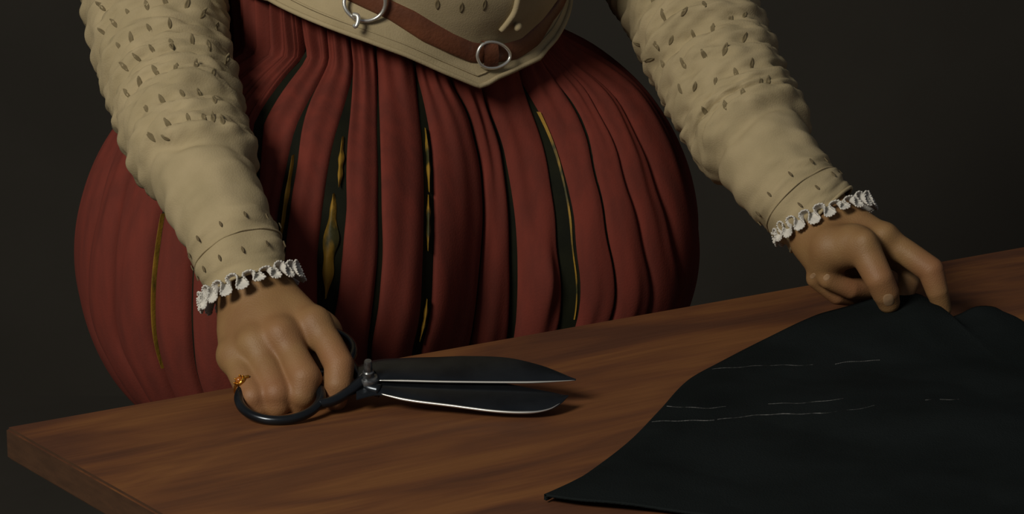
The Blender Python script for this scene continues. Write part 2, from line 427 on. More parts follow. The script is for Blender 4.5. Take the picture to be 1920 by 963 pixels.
# lining under the panes
na = 160; a = np.linspace(-np.pi, np.pi, na, endpoint=False)
aa, zz = np.meshgrid(a, np.linspace(ZT, Z0 - 0.004, 60), indexing='xy')
V = polar_pt(aa, hoseR(aa, zz) - 0.0035 - 0.012*smooth01((zz-0.96)/0.10), zz).reshape(-1, 3)
fc = grid_faces(60, na, True, flip=True); V = np.r_[V, [BF(0, 0, Z0 - 0.004)]]
fc += [(59*na+j, len(V)-1, 59*na+(j+1) % na) for j in range(na)]
o = mesh_obj('lining', V, fc, M_lining); put(o, breeches); tag(o, 'black and ochre lining showing in the slits')
# ochre silk pulled out through the widest slits
for bi, ya, yb, off, fr_ in ((2, 400, 690, 0.1, 0.45), (6, 290, 440, 0.1, 0.4), (7, 255, 350, 0.25, 0.4), (7, 362, 560, -0.05, 0.72), (9, 240, 360, 0.1, 0.55), (9, 365, 470, 0.0, 0.6), (9, 560, 640, 0.1, 0.55), (12, 210, 600, 0.30, 0.16)):
    pts = np.array(SL[bi][0], float); xa = lambda y: np.interp(y, pts[:, 1], pts[:, 0])
    z_hi = hit_polar(hoseR, xa(ya), ya)[1]; z_lo = hit_polar(hoseR, xa(yb), yb)[1]
    q = np.linspace(0, 1, 40); zz = z_hi+(z_lo-z_hi)*q; ac, gw = curves[bi]
    ac = np.interp(zz, zrow[::-1], ac[::-1]); gw = np.interp(zz, zrow[::-1], gw[::-1]); rr = hoseR(ac, zz)
    half = gw*fr_*0.5*np.sin(np.pi*np.clip(q, 0.01, 0.99))**0.9*(1+0.25*np.sin(q*17+bi)); c0 = ac + off*gw/rr
    u = np.linspace(-1, 1, 9)
    V = polar_pt(c0[:, None]+u[None, :]*(half/rr)[:, None], rr[:, None]-0.004+0.006*(1-u[None, :]**2)+0*zz[:, None], np.repeat(zz[:, None], 9, 1))
    put(mesh_obj('lining_puff', V.reshape(-1, 3), grid_faces(40, 9, flip=True), M_ochre), breeches)
def padded(name, centre, ax, ay, az, ra, rb, rc, mat, parent, n=20):
    bm = bmesh.new(); bmesh.ops.create_uvsphere(bm, u_segments=n*2, v_segments=n, radius=1)
    for v in bm.verts:
        p = np.asarray(centre) + np.asarray(ax)*v.co.x*ra + np.asarray(ay)*v.co.y*rb + np.asarray(az)*v.co.z*rc
        v.co = p
    return bm_obj(name, bm, mat, parent)

# ---- doublet: body, hem, belt
hem_px = [(430, -22), (504, 0), (557, 25), (617, 50), (688, 76), (759, 103), (830, 135), (897, 163), (914, 158), (936, 147), (978, 130), (1015, 110)]
flare = lambda a, z: doubletR(a, z) + 0.006
hem = np.array([hit_polar(flare, *p) for p in hem_px]); hem = hem[np.argsort(hem[:, 0])]
def wrap_interp(a, xs, ys, back):
    a = (np.asarray(a) + np.pi) % (2*np.pi) - np.pi
    X = np.r_[-np.pi, xs[0]-0.5, xs, xs[-1]+0.5, np.pi]; Y = np.r_[back, ys[0]*0.4+back*0.6, ys, ys[-1]*0.4+back*0.6, back]
    return np.interp(a, X, Y)
HEM_BACK = float(hem[:, 1].max()) + 0.01
hemz = lambda a: wrap_interp(a, hem[:, 0], hem[:, 1], HEM_BACK)
top_px = [(640, -48), (690, -20), (737, 4), (794, 28), (858, 64), (893, 78), (936, 84), (992, 70), (1035, 32)]
bot_px = [(600, -20), (660, 9), (727, 39), (794, 80), (847, 103), (890, 120), (936, 122), (978, 116), (1021, 85), (1049, 42)]
bt = np.array([hit_polar(flare, *p) for p in top_px]); bb = np.array([hit_polar(flare, *p) for p in bot_px])
bt = bt[np.argsort(bt[:, 0])]; bb = bb[np.argsort(bb[:, 0])]
beltb = lambda a: wrap_interp(a, bb[:, 0], bb[:, 1], float(bb[:, 1].max()) + 0.005)
beltt = lambda a: wrap_interp(a, bt[:, 0], bt[:, 1], float(bb[:, 1].max()) + 0.030)
print('hem', hem.round(3).tolist(), 'beltb', bb.round(3).tolist(), 'beltt', bt.round(3).tolist())
def bodyR(a, z):   # doublet with the belt's waist drawn in and the belly above it full
    zb = (beltb(a) + beltt(a))/2; r = doubletR(a, z)
    d = z - zb
    r = r - 0.004*np.exp(-(d/0.016)**2)
    r = r + 0.012*smooth01((d-0.008)/0.05)*np.clip(np.cos(a), 0, 1)
    r = r + 0.007*smooth01((-d-0.008)/0.03)
    return r
na, nz = 220, 130
a = np.linspace(-np.pi, np.pi, na, endpoint=False); kx = np.ones(7)/7
hz_ = hemz(a)
t = np.linspace(0, 1, nz)[:, None]**1.3
zz = hz_[None, :]*(1-t) + 1.49*t; aa = np.repeat(a[None, :], nz, 0)
R = bodyR(aa, zz)
R = R + 0.0022*np.sin(55*zz+3*np.sin(2.3*aa))*np.exp(-((zz-1.2)/0.15)**2)*np.sin(3*aa+1)
V = polar_pt(aa, R, zz).reshape(-1, 3)
doublet = empty('doublet', (0, 0, 0)); doublet.parent = person; tag(doublet, 'cream doublet with pointed hem')
body_d = mesh_obj('doublet_body', V, grid_faces(nz, na, True), M_cream); put(body_d, doublet)
md = body_d.modifiers.new('thick', 'SOLIDIFY'); md.thickness = 0.005; md.offset = -1
# piped edge along the hem
P = polar_pt(a, bodyR(a, hz_+0.001)+0.001, hz_+0.001)
v, f = tube_mesh(P, 0.0026, 8, closed=True); put(mesh_obj('hem_piping', v, f, M_cream), doublet)
P = polar_pt(a, bodyR(a, hz_+0.011)+0.0003, hz_+0.011)
v, f = tube_mesh(P, 0.0011, 6, closed=True); put(mesh_obj('hem_seam', v, f, M_cream), doublet)
# belt
belt = empty('belt', (0, 0, 0)); belt.parent = person; tag(belt, 'tan leather belt with steel hanger rings')
rows = np.array([0, 0.02, 0.15, 0.5, 0.85, 0.98, 1]); th = np.array([-0.001, 0.0022, 0.0035, 0.0038, 0.0035, 0.0022, -0.001])
na2 = 260; a = np.linspace(-np.pi, np.pi, na2, endpoint=False)
V = [polar_pt(a, bodyR(a, (beltb(a)+beltt(a))/2) + 0.004*(rr-0.5) + tt, beltb(a)*(1-rr)+beltt(a)*rr) for rr, tt in zip(rows, th)]
put(mesh_obj('strap', np.array(V).reshape(-1, 3), grid_faces(len(rows), na2, True), M_leather), belt)
def surf(px, py, off=0.0, Rf=None):
    Rf = Rf or bodyR; a_, z_ = hit_polar(Rf, px, py); return polar_pt(a_, Rf(a_, z_)+off, z_)
def wire_ring(px, py, hw, hh, r, parent, name, off=0.007):
    a_ = np.linspace(0, 2*np.pi, 40, endpoint=False)
    P = np.array([surf(px+hw*math.cos(q), py+hh*math.sin(q), off + 0.002*math.cos(2*q)) for q in a_])
    P = (P + np.roll(P, 1, 0) + np.roll(P, -1, 0))/3
    v, f = tube_mesh(P, r, 8, closed=True); return put(mesh_obj(name, v, f, M_bright), parent)
wire_ring(915, 102, 29, 25, 0.0016, belt, 'hanger_ring')
wire_ring(687, 2, 37, 36, 0.0019, belt, 'hanger_ring')
P = np.array([surf(668, 25, 0.010), surf(676, 27, 0.013), surf(677, 36, 0.014), surf(673, 46, 0.014), surf(669, 44, 0.012)])
v, f = tube_mesh(cat(P, 24), np.linspace(0.0028, 0.0018, 24), 8); put(mesh_obj('hook', v, f, M_bright), belt)
# keeper loops of leather
for kx0, kx1 in ((900, 926),):
    Vk = []
    for q in np.linspace(0, 1, 8):
        px = kx0 + (kx1-kx0)*q
        Vk.append([surf(px, y_, o_) for y_, o_ in ((76, 0.0), (78, 0.0065), (100, 0.0075), (123, 0.0065), (126, 0.0))])
    put(mesh_obj('keeper_loop', np.array(Vk).reshape(-1, 3), grid_faces(8, 5), M_leather), belt)
# front opening and button
P = np.array([surf(x, y, 0.0022) for x, y in ((972, -30), (968, 0), (962, 22), (950, 40), (936, 57))])
v, f = tube_mesh(cat(P, 30), 0.0032, 8); put(mesh_obj('front_edge', v, f, M_cream), doublet)
for bx, by in ((963, 49), (988, -12)):
    p = surf(bx, by, 0.006); nrm = unit(p - BF(0, 0, p[2]))
    tz = np.array([0, 0, 1.0]); tx = unit(np.cross(tz, nrm))
    put(padded('button', p, tx, nrm, tz, 0.0048, 0.0040, 0.0048, M_cream, None, 8), doublet)

# ------------------------------------------------------------------ sleeves
def sleeve(name, path, folds, quilt, step, seed, label):
    """path rows: px, py, depth, radius (m), from shoulder to wrist."""
    P = np.array([np.r_[at(r[0], r[1], r[2]), r[3]] for r in path]); n = 260; m = 128
    C = cat(P, n); X = C[:, :3]; rad = C[:, 3]; T, N, Bn = frames(X)
    t = np.linspace(0, 1, n)[:, None]; ang = np.linspace(0, 2*np.pi, m, endpoint=False)[None, :]
    tt = np.repeat(t, m, 1); an = np.repeat(ang, n, 0)
    rng = np.random.default_rng(seed)
    Lm = np.linalg.norm(np.diff(X, axis=0), axis=1).sum()
    # soft rolls round the arm in the slashed part, fine wrinkles in the plain part
    qa = np.array([f[1] for f in quilt]); qt = np.array([f[0] for f in quilt]); o_ = np.argsort(qa); qa, qt = qa[o_], qt[o_]
    tb = np.interp(an, np.r_[qa-2*np.pi, qa, qa+2*np.pi], np.r_[qt, qt, qt])   # where the slashed part ends, round the arm
    for _ in range(4): tb = (np.roll(tb, 1, 1)+tb+np.roll(tb, -1, 1))/3
    q = 1 - smooth01((tt-tb)/0.010+0.5)
    wob = 0.35*np.sin(an+rng.uniform(0, 6)) + 0.25*np.sin(2*an+rng.uniform(0, 6))
    s_m = tt*Lm
    D = q*(0.0021*np.sin(2*np.pi*s_m/0.031 + 2.2*wob) + 0.0016*np.sin(2*np.pi*s_m/0.017 + 3*wob + 2*np.sin(3*an)))
    D += q*0.0018*np.sin(11*an + 4*np.sin(2*np.pi*s_m/0.031))
    D += step*q*(0.45+0.55*np.exp(-((tt-tb)/0.06)**2)) - 0.75*step*np.exp(-((tt-tb-0.009)/0.007)**2)
    D += (1-q)*(0.0010*np.sin(2*np.pi*s_m/0.024+3*wob) + 0.0009*np.sin(2*np.pi*s_m/0.052+2*np.sin(an*2+1)))
    D += smooth01((tt-0.925)/0.03)*0.0011*np.sin(2*np.pi*s_m/0.0095+1.6*np.sin(2*an)+1.2*np.sin(5*an))
    for (tc, ac, wt, wa, amp, skew) in folds:                       # single creases: groove plus the roll above it
        da = (an-ac+np.pi) % (2*np.pi)-np.pi; x = (tt-tc-skew*da)/wt; e = np.exp(-(da/wa)**2)
        D += amp*e*(-np.exp(-x**2) + 0.8*np.exp(-(x+1.9)**2))
    V = X[:, None, :] + (rad[:, None]+D)[:, :, None]*(np.cos(ang)[:, :, None]*N[:, None, :] + np.sin(ang)[:, :, None]*Bn[:, None, :])
    V = V.copy()
    nz3 = np.array([[mnoise.noise(Vector(p)*45) for p in row[::1]] for row in V.reshape(n, m, 3)])
    V += (0.0016*nz3)[:, :, None]*(np.cos(ang)[:, :, None]*N[:, None, :] + np.sin(ang)[:, :, None]*Bn[:, None, :])
    o = mesh_obj(name, V.reshape(-1, 3), grid_faces(n, m, True), M_cream); put(o, person)
    tag(o, label)
    return o, X, rad, (T, N, Bn), V
def view_angle(fr, i, px_dir):   # angle round the sleeve of a direction
    T, N, Bn = fr; d = np.asarray(px_dir); return math.atan2(d @ Bn[i], d @ N[i])

pathL = [(395, -560, 2.80, 0.066), (318, -330, 2.78, 0.068), (282, -150, 2.72, 0.069), (290, 0, 2.64, 0.0665), (306, 100, 2.585, 0.0625), (331, 190, 2.54, 0.0575), (354, 270, 2.49, 0.0520), (408, 390, 2.43, 0.0440), (446, 475, 2.402, 0.0400), (466, 532, 2.395, 0.0385)]
pathR = [(1120, -540, 2.93, 0.066), (1165, -300, 2.92, 0.070), (1222, -120, 2.86, 0.069), (1284, 0, 2.80, 0.0655), (1326, 90, 2.76, 0.0625), (1362, 170, 2.725, 0.0585), (1400, 235, 2.70, 0.0545), (1440, 300, 2.662, 0.0500), (1500, 372, 2.637, 0.0455), (1540, 410, 2.631, 0.0420)]
pathL[0] = (*proj(BF(-0.125, 0, 1.395)), 0.067); pathR[0] = (*proj(BF(0.125, 0, 1.395)), 0.067)
def fold_at(path, px, py, wt, wa, amp, skew):
    """Find (t, angle) of a fold from where it is seen on the undisplaced sleeve."""
    P = np.array([np.r_[at(r[0], r[1], r[2]), r[3]] for r in path]); C = cat(P, 260); T, N, Bn = frames(C[:, :3])
    r0 = unit(ray(px, py)); best = None
    for i in range(260):
        for k in range(96):
            g = 2*math.pi*k/96; nr = math.cos(g)*N[i]+math.sin(g)*Bn[i]
            if nr @ r0 > 0: continue
            q = C[i, :3]+C[i, 3]*nr - CAM; e = np.linalg.norm(q - r0*(q@r0))
            if best is None or e < best[0]: best = (e, i/259, g)
    return (best[1], best[2], wt, wa, amp, skew)
foldsL = [fold_at(pathL, 385, 168, 0.012, 0.7, 0.0075, 0.01), fold_at(pathL, 375, 45, 0.012, 0.6, 0.0065, -0.01),
          fold_at(pathL, 470, 455, 0.010, 0.6, 0.0022, 0.02), fold_at(pathL, 440, 350, 0.012, 0.5, 0.0015, 0.02), fold_at(pathL, 330, 205, 0.010, 0.6, 0.003, 0.0)]
foldsR = [fold_at(pathR, 1270, 80, 0.013, 0.9, 0.0080, 0.01),
          fold_at(pathR, 1330, 130, 0.012, 0.6, 0.004, -0.02), fold_at(pathR, 1480, 262, 0.008, 0.5, 0.0028, -0.02), fold_at(pathR, 1500, 318, 0.008, 0.45, 0.003, -0.03), fold_at(pathR, 1380, 297, 0.008, 0.4, 0.003, 0.0)]
fa_ = lambda path, pts: [fold_at(path, x, y, 0, 0, 0, 0) for x, y in pts]
quiltL = fa_(pathL, [(285, 268), (325, 262), (375, 254), (425, 258), (452, 272)]); quiltR = fa_(pathR, [(1335, 282), (1362, 250), (1390, 218), (1435, 188), (1485, 190)])
qL = min(f[0] for f in quiltL); qR = min(f[0] for f in quiltR)
slvL, XL, rL, frL, VL = sleeve('sleeve', pathL, foldsL, quiltL, 0.0058, 11, 'cream sleeve of the arm holding the shears')
slvR, XR, rR, frR, VR = sleeve('sleeve', pathR, foldsR, quiltR, 0.0080, 23, 'cream sleeve of the arm reaching to the black cloth')

# slashes: small almond slits stitched into the sleeves and chest
sv = []; ns = 14
for k, (rs, hh) in enumerate(((1.0, -0.0002), (0.85, 0.0008), (0.5, 0.0004), (0.0, 0.0002))):
    if rs == 0: sv.append((0, 0, hh)); continue
    for j in range(ns):
        g = 2*math.pi*j/ns; sv.append((0.0022*rs*math.sin(g)*abs(math.sin(g))**0.4, 0.0062*rs*math.cos(g), hh))
sf = grid_faces(3, ns, True) + [(2*ns+j, 2*ns+(j+1) % ns, 3*ns) for j in range(ns)]
sme = bpy.data.meshes.new('slash'); sme.from_pydata(sv, [], [tuple(reversed(q)) for q in sf]); sme.materials.append(M_slash)
sme.polygons.foreach_set('use_smooth', [True]*len(sme.polygons))
def stick(parent_obj, loc, nrm, along, scale=1.0, mesh=sme, name='slash', bvh=None):
    z = unit(nrm); y = unit(along - z*(along@z)); x = np.cross(y, z)
    if bvh is not None:                                             # lay the slit on the folds under it
        mesh = mesh.copy()
        for v in mesh.vertices:
            p = loc + x*v.co.x*scale + y*v.co.y*scale; h = bvh.ray_cast(Vector(p + z*0.006), Vector(-z), 0.012)
            if h[0] is not None: v.co.z += float(np.clip((np.array(h[0]) - p) @ z, -0.0016, 0.0012))
    o = bpy.data.objects.new(name, mesh); COL.objects.link(o)
    Mx = Matrix(((x[0], y[0], z[0], loc[0]), (x[1], y[1], z[1], loc[1]), (x[2], y[2], z[2], loc[2]), (0, 0, 0, 1)))
    put(o, parent_obj)
    o.matrix_basis = Mx @ Matrix.Diagonal((scale, scale, 1.0, 1)); return o
def bvh_of(o):
    me = o.data; return BVHTree.FromPolygons([v.co[:] for v in me.vertices], [tuple(p.vertices) for p in me.polygons])
def shoot(bvh, px, py):
    r = unit(ray(px, py)); h = bvh.ray_cast(Vector(CAM), Vector(r)); return (None if h[0] is None else (np.array(h[0]), np.array(h[1])*(-1 if np.dot(h[1], r) > 0 else 1)))
bL, bR, bD = bvh_of(slvL), bvh_of(slvR), bvh_of(body_d)
cl = [(152,20),(300,15),(362,8),(432,12),(485,42),(195,75),(240,40),(155,100),(310,92),(375,75),(250,122),(525,85),(212,150),(318,158),(380,138),(447,130),(500,145),(268,185),(560,190),(228,215),(330,230),(395,215),(460,208),(515,235),(278,265),(235,300),(415,300),(470,300),(350,322),(300,350),(520,320),(370,400),(435,380),(485,375),(515,378),(545,385),(315,440),(360,445)]
cr = [(275,55),(352,42),(425,15),(240,2),(520,70),(570,55),(455,100),(385,125),(305,145),(248,160),(190,160),(570,135),(500,178),(425,200),(348,228),(278,238),(225,215),(595,230),(540,265),(465,290),(390,312),(335,320),(565,335),(628,300),(655,295),(425,400),(500,380)]
for (x, y) in cl:
    h = shoot(bL, x/1.72+100, y/1.72)
    if h:
        i = np.argmin(np.linalg.norm(XL-h[0], axis=1)); stick(slvL, h[0], h[1], frL[0][i]+0.25*np.array([RNG.uniform(-1, 1), 0, 0]), RNG.uniform(0.85, 1.2), bvh=bL)
for (x, y) in cr:
    h = shoot(bR, x/1.927+1100, y/1.927)
    if h:
        i = np.argmin(np.linalg.norm(XR-h[0], axis=1)); stick(slvR, h[0], h[1], frR[0][i]+np.array([-0.35+0.3*RNG.uniform(-1, 1), 0, 0]), RNG.uniform(0.9, 1.25), bvh=bR)
for (x, y) in ((820, 8), (865, 14), (908, 9)):
    h = shoot(bD, x, y)
    if h: stick(doublet, h[0], h[1], np.array([0, 0, 1.0]), 1.1, bvh=bD)
for zi, z_ in enumerate(np.arange(1.115, 1.36, 0.034)):              # chest, above the frame
    for ai in range(-6, 7):
        a_ = (ai+0.5*(zi % 2))*0.2; p = polar_pt(a_, bodyR(a_, z_), z_)
        if proj(p)[1] < -14: stick(doublet, p, unit(p-BF(0, 0, z_)), np.array([0, 0, 1.0]), 1.0, bvh=bD)
# the same slits carry on where the sleeves turn away from view
for V, X, fr, ob, tq, bq in ((VL, XL, frL, slvL, qL, bL), (VR, XR, frR, slvR, qR, bR)):
    n, m = V.shape[:2]; row = 0
    for ti in np.arange(0.22, tq-0.02, 0.050):
        row += 1; i = int(ti*(n-1))
        for k in range(11):
            j = int((k+0.5*(row % 2))/11*m) % m; p = V[i, j]; nr = unit(p - X[i])
            if nr @ unit(p-CAM) > 0.12 or proj(p)[1] < -12: stick(ob, p, nr, fr[0][i], 0.95, bvh=bq)

# ------------------------------------------------------------------ cuffs and lace frills
def cuff(V, X, rad, fr, sl, n_dash):
    T, N, Bn = fr; n = len(X); m = V.shape[1]
    for back, rr in ((9, 0.0011), (0, 0.0018)):
        ring = V[n-1-back]; c = ring.mean(0)
        P = c + (ring-c)*1.008
        v, f = tube_mesh(P, rr, 8, closed=True); put(mesh_obj('cuff_cord', v, f, M_cream), sl)
    for k in range(n_dash):
        j = int(k/n_dash*m); i = n-1-(12 if k % 2 else 6); p = V[i, j]; nr = unit(p-X[i]); stick(sl, p+nr*0.0016, nr, T[i], 0.55, stme, 'stitch')
stme = sme.copy(); stme.materials.clear(); stme.materials.append(M_stitch)
cuff(VL, XL, rL, frL, slvL, 22); cuff(VR, XR, rR, frR, slvR, 22)
def frill(centre, normal, r0, waves, seed, up_ref, name_label, ell=1.0, depth=0.013, tilt=None):
    """A lace ruffle: a ribbon folded in and out in figure-eight waves round the wrist."""
    nrm = unit(normal); x = unit(up_ref - nrm*(up_ref@nrm)); y = np.cross(nrm, x); rng = np.random.default_rng(seed)
    n = waves*36; s = np.linspace(0, 2*np.pi, n, endpoint=False); amp = 1+0.18*np.sin(3*s+1)+0.12*np.sin(7*s+2)
    rowsN = 7; V = []
    for q in np.linspace(0, 1, rowsN):
        a_ = s + q*(2*np.pi/waves)*0.21*np.sin(2*waves*s)
        r_ = r0*(0.96+0.04*q) + 0.0085*q + 0.0012*q*np.sin(waves*s+1)
        h_ = 0.0045*q + q**0.8*0.0076*amp*np.cos(waves*s)
        px = r_*np.cos(a_); py = r_*np.sin(a_)*ell
        V.append(centre + px[:, None]*x + py[:, None]*y + h_[:, None]*nrm)
    V = np.array(V); o = mesh_obj('lace_frill', V.reshape(-1, 3), grid_faces(rowsN, n, True), M_lace)
    md = o.modifiers.new('thick', 'SOLIDIFY'); md.thickness = 0.0012; md.offset = 0
    put(o, person); tag(o, name_label)
    edge = V[-1]; bm = bmesh.new(); L = np.r_[0, np.cumsum(np.linalg.norm(np.diff(edge, axis=0), axis=1))]
    for d in np.arange(0, L[-1], 0.0026):
        i = np.searchsorted(L, d) % n
        bmesh.ops.create_icosphere(bm, subdivisions=1, radius=0.0011, matrix=Matrix.Translation(Vector(edge[i])))
    b = bm_obj('picot_edge', bm, M_lace); b.parent = o; b['kind'] = 'stuff'
    return o
cL = at(466, 530, 2.393); cR = at(1540, 402, 2.628)
frill(cL, unit(at(505, 630, 2.385)-at(466, 511, 2.396)), 0.0400, 19, 3, np.array([1.0, 0, 0]), 'white lace frill at the wrist above the shears', 0.9)
frill(cR, unit(at(1597, 520, 2.622)-at(1545, 390, 2.635)), 0.0440, 20, 5, np.array([1.0, 0, 0]), 'white lace frill at the wrist above the black cloth', 0.9)

# ------------------------------------------------------------------ hands and body
mm = 0.001
def J(px, py, d, r): return (at(px, py, d).astype(np.float32), np.float32(r*mm))
def hand_mesh(palm, fingers, extra, kp, kf, kj, step, forearm):
    allp = [p for c in palm+fingers+[forearm] for p in c] + [(c, r) for c, r in extra]
    lo = np.min([p-r for p, r in allp], 0)-0.006; hi = np.max([p+r for p, r in allp], 0)+0.006
    def fn(X):
        d = None
        for c in palm:
            q = chain_sdf(X, c); d = q if d is None else smin(d, q, kp)
        for c, r in extra: d = smin(d, ball_sdf(X, c, r), 0.010)
        d = smin(d, chain_sdf(X, forearm), 0.02)
        g = None
        for c in fingers:
            q = chain_sdf(X, c); g = q if g is None else smin(g, q, kf)
        return smin(d, g, kj)
    V, Q = surface_nets(fn, lo, hi, step)
    return relax(V, Q, 3), Q
# hand on the shears: seen from its back, fingers hanging through the front bow
Lw = J(478, 540, 2.395, 24)
palmL = [
 [J(508, 545, 2.395, 20), J(562, 588, 2.368, 16), J(590, 608, 2.352, 13.5)],
 [J(485, 545, 2.392, 20), J(528, 630, 2.342, 14.5)],
 [J(462, 550, 2.395, 20), J(478, 645, 2.345, 14.5)],
 [J(447, 556, 2.402, 17), J(436, 620, 2.375, 14), J(440, 668, 2.354, 13.5)],
 [J(515, 570, 2.42, 17), J(585, 600, 2.405, 15), J(612, 622, 2.40, 13)],
 [J(480, 610, 2.380, 19), J(550, 640, 2.370, 17)],
 [J(480, 650, 2.365, 15), J(560, 645, 2.358, 13)],
]
fingL = [
 [J(590, 608, 2.352, 13.5), J(616, 645, 2.338, 13.2), J(636, 684, 2.326, 13.4), J(634, 720, 2.318, 12.4), J(628, 748, 2.322, 11)],
 [J(528, 630, 2.342, 14), J(552, 670, 2.328, 13.6), J(571, 708, 2.314, 15), J(566, 738, 2.312, 13), J(558, 762, 2.322, 10.5)],
 [J(478, 645, 2.345, 14), J(500, 690, 2.329, 14), J(519, 737, 2.311, 14), J(520, 758, 2.312, 12), J(518, 774, 2.325, 10)],
 [J(440, 668, 2.354, 13.2), J(457, 706, 2.331, 12.8), J(475, 744, 2.311, 12.5), J(486, 760, 2.313, 11), J(492, 772, 2.328, 9)],
 [J(606, 616, 2.402, 13), J(618, 640, 2.392, 11.5), J(604, 662, 2.378, 10), J(588, 682, 2.372, 8.5)],
]
tendL = [(at(591, 601, 2.346).astype(np.float32), 9*mm), (at(526, 622, 2.334).astype(np.float32), 10*mm), (at(475, 642, 2.338).astype(np.float32), 9*mm), (at(434, 664, 2.350).astype(np.float32), 9*mm)]
forL = [(at(440, 470, 2.415).astype(np.float32), np.float32(0.031)), Lw]
VhL, QhL = hand_mesh(palmL, fingL, tendL, 0.018, 0.0042, 0.010, 0.0013, forL)
# hand at the cloth: thumb towards us, index reaching down, last two fingers folded back
palmR = [
 [J(1560, 415, 2.620, 22), J(1610, 428, 2.605, 19), J(1655, 448, 2.592, 15)],
 [J(1555, 425, 2.622, 22), J(1640, 458, 2.620, 15)],
 [J(1545, 435, 2.625, 21), J(1620, 482, 2.635, 15)],
 [J(1535, 445, 2.625, 20), J(1600, 505, 2.640, 14)],
 [J(1530, 445, 2.610, 21), J(1560, 465, 2.588, 24), J(1608, 462, 2.572, 19)],
 [J(1520, 455, 2.612, 17), J(1545, 500, 2.600, 16)],
]
fingR = [
 [J(1655, 448, 2.592, 14.5), J(1700, 474, 2.585, 12.8), J(1745, 506, 2.578, 13.0), J(1757, 545, 2.580, 11.0), J(1768, 580, 2.588, 8.2)],
 [J(1645, 462, 2.620, 14), J(1705, 497, 2.625, 12), J(1704, 530, 2.615, 10.5), J(1694, 556, 2.606, 9)],
 [J(1622, 485, 2.635, 12), J(1650, 540, 2.622, 11), J(1595, 541, 2.598, 10.2), J(1552, 525, 2.590, 8.6)],
 [J(1602, 508, 2.640, 11.5), J(1622, 556, 2.632, 10.5), J(1570, 552, 2.612, 10), J(1528, 523, 2.603, 8.6)],
 [J(1600, 455, 2.572, 18), J(1626, 478, 2.560, 15.5), J(1648, 522, 2.552, 14.0), J(1660, 548, 2.558, 13.2), J(1666, 566, 2.564, 11.0)],
]
tendR = [(at(1660, 438, 2.582).astype(np.float32), 10*mm), (at(1622, 452, 2.556).astype(np.float32), 11*mm)]
forR = [(at(1490, 330, 2.645).astype(np.float32), np.float32(0.034)), J(1548, 420, 2.622, 26)]
VhR, QhR = hand_mesh(palmR, fingR, tendR, 0.014, 0.0028, 0.0065, 0.0013, forR)
# rest of the body, under the clothes
jn = lambda x, y, z, r: (BF(x, y, z).astype(np.float32), np.float32(r))
pj = lambda r, px, py, d: (at(px, py, d).astype(np.float32), np.float32(r))
arm_of = lambda X, r: [(X[i].astype(np.float32), np.float32(r[i]*0.72)) for i in np.linspace(6, 248, 16).astype(int)]
armL, armR = arm_of(XL, rL), arm_of(XR, rR)
legs = [[jn(s*0.10, 0, 0.86, 0.095), jn(s*0.12, 0.02, 0.48, 0.058), jn(s*0.125, -0.01, 0.34, 0.056), jn(s*0.13, -0.02, 0.09, 0.036)] for s in (-1, 1)]
torso = [[jn(0, 0, 0.90, 0.12), jn(0, 0.01, 1.08, 0.115), jn(0, 0, 1.28, 0.11)], [jn(-0.11, 0, 1.35, 0.055), jn(0.11, 0, 1.35, 0.055)], [jn(0, 0, 1.40, 0.062), jn(0, 0.02, 1.53, 0.055)]]
head = [[jn(0, 0.035, 1.665, 0.092), jn(0, 0.02, 1.68, 0.094)], [jn(0, 0.055, 1.60, 0.062), jn(0, 0.078, 1.568, 0.034)], [jn(0, 0.118, 1.655, 0.012), jn(0, 0.146, 1.615, 0.016)], [jn(-0.03, 0.108, 1.675, 0.014), jn(0.03, 0.108, 1.675, 0.014)], [jn(-0.018, 0.112, 1.580, 0.009), jn(0.018, 0.112, 1.580, 0.009)]]
ears = [[jn(s*0.092, 0.01, 1.655, 0.014), jn(s*0.096, 0.0, 1.625, 0.010)] for s in (-1, 1)]
feet = [[jn(s*0.13, -0.03, 0.05, 0.04), jn(s*0.15, 0.13, 0.035, 0.033)] for s in (-1, 1)]
def body_fn(X):
    d = None
    for c in torso + [armL, armR] + legs:
        q = chain_sdf(X, c); d = q if d is None else smin(d, q, 0.05)
    for c in head + ears: d = smin(d, chain_sdf(X, c), 0.018)
    for c in feet: d = smin(d, chain_sdf(X, c), 0.03)
    return d
allp = [p for c in torso+[armL, armR]+legs+head+ears+feet for p in c]
Vb, Qb = surface_nets(body_fn, np.min([p-r for p, r in allp], 0)-0.02, np.max([p+r for p, r in allp], 0)+0.02, 0.009)
Vb = relax(Vb, Qb, 2)
V, Fc = merge((Vb, Qb.tolist()), (VhL, QhL.tolist()), (VhR, QhR.tolist()))
body = mesh_obj('body', V, Fc, M_skin); put(body, person)
flush = np.zeros(len(V)); hot = [(c[i][0], s_) for c, ii in ((fingL[0], (2, 4)), (fingL[1], (0, 2)), (fingL[2], (2,)), (fingL[3], (2,)), (fingR[0], (2,)), (fingR[4], (2,)), (fingR[2], (2,)), (fingR[3], (2,))) for i, s_ in zip(ii, (0.017, 0.015))]
for p, s_ in hot: flush = np.maximum(flush, np.exp(-(np.linalg.norm(V-p, axis=1)/s_)**2*0.7))
at_ = body.data.attributes.new('flush', 'FLOAT', 'POINT'); at_.data.foreach_set('value', flush.astype(np.float32))
bH = bvh_of(body)
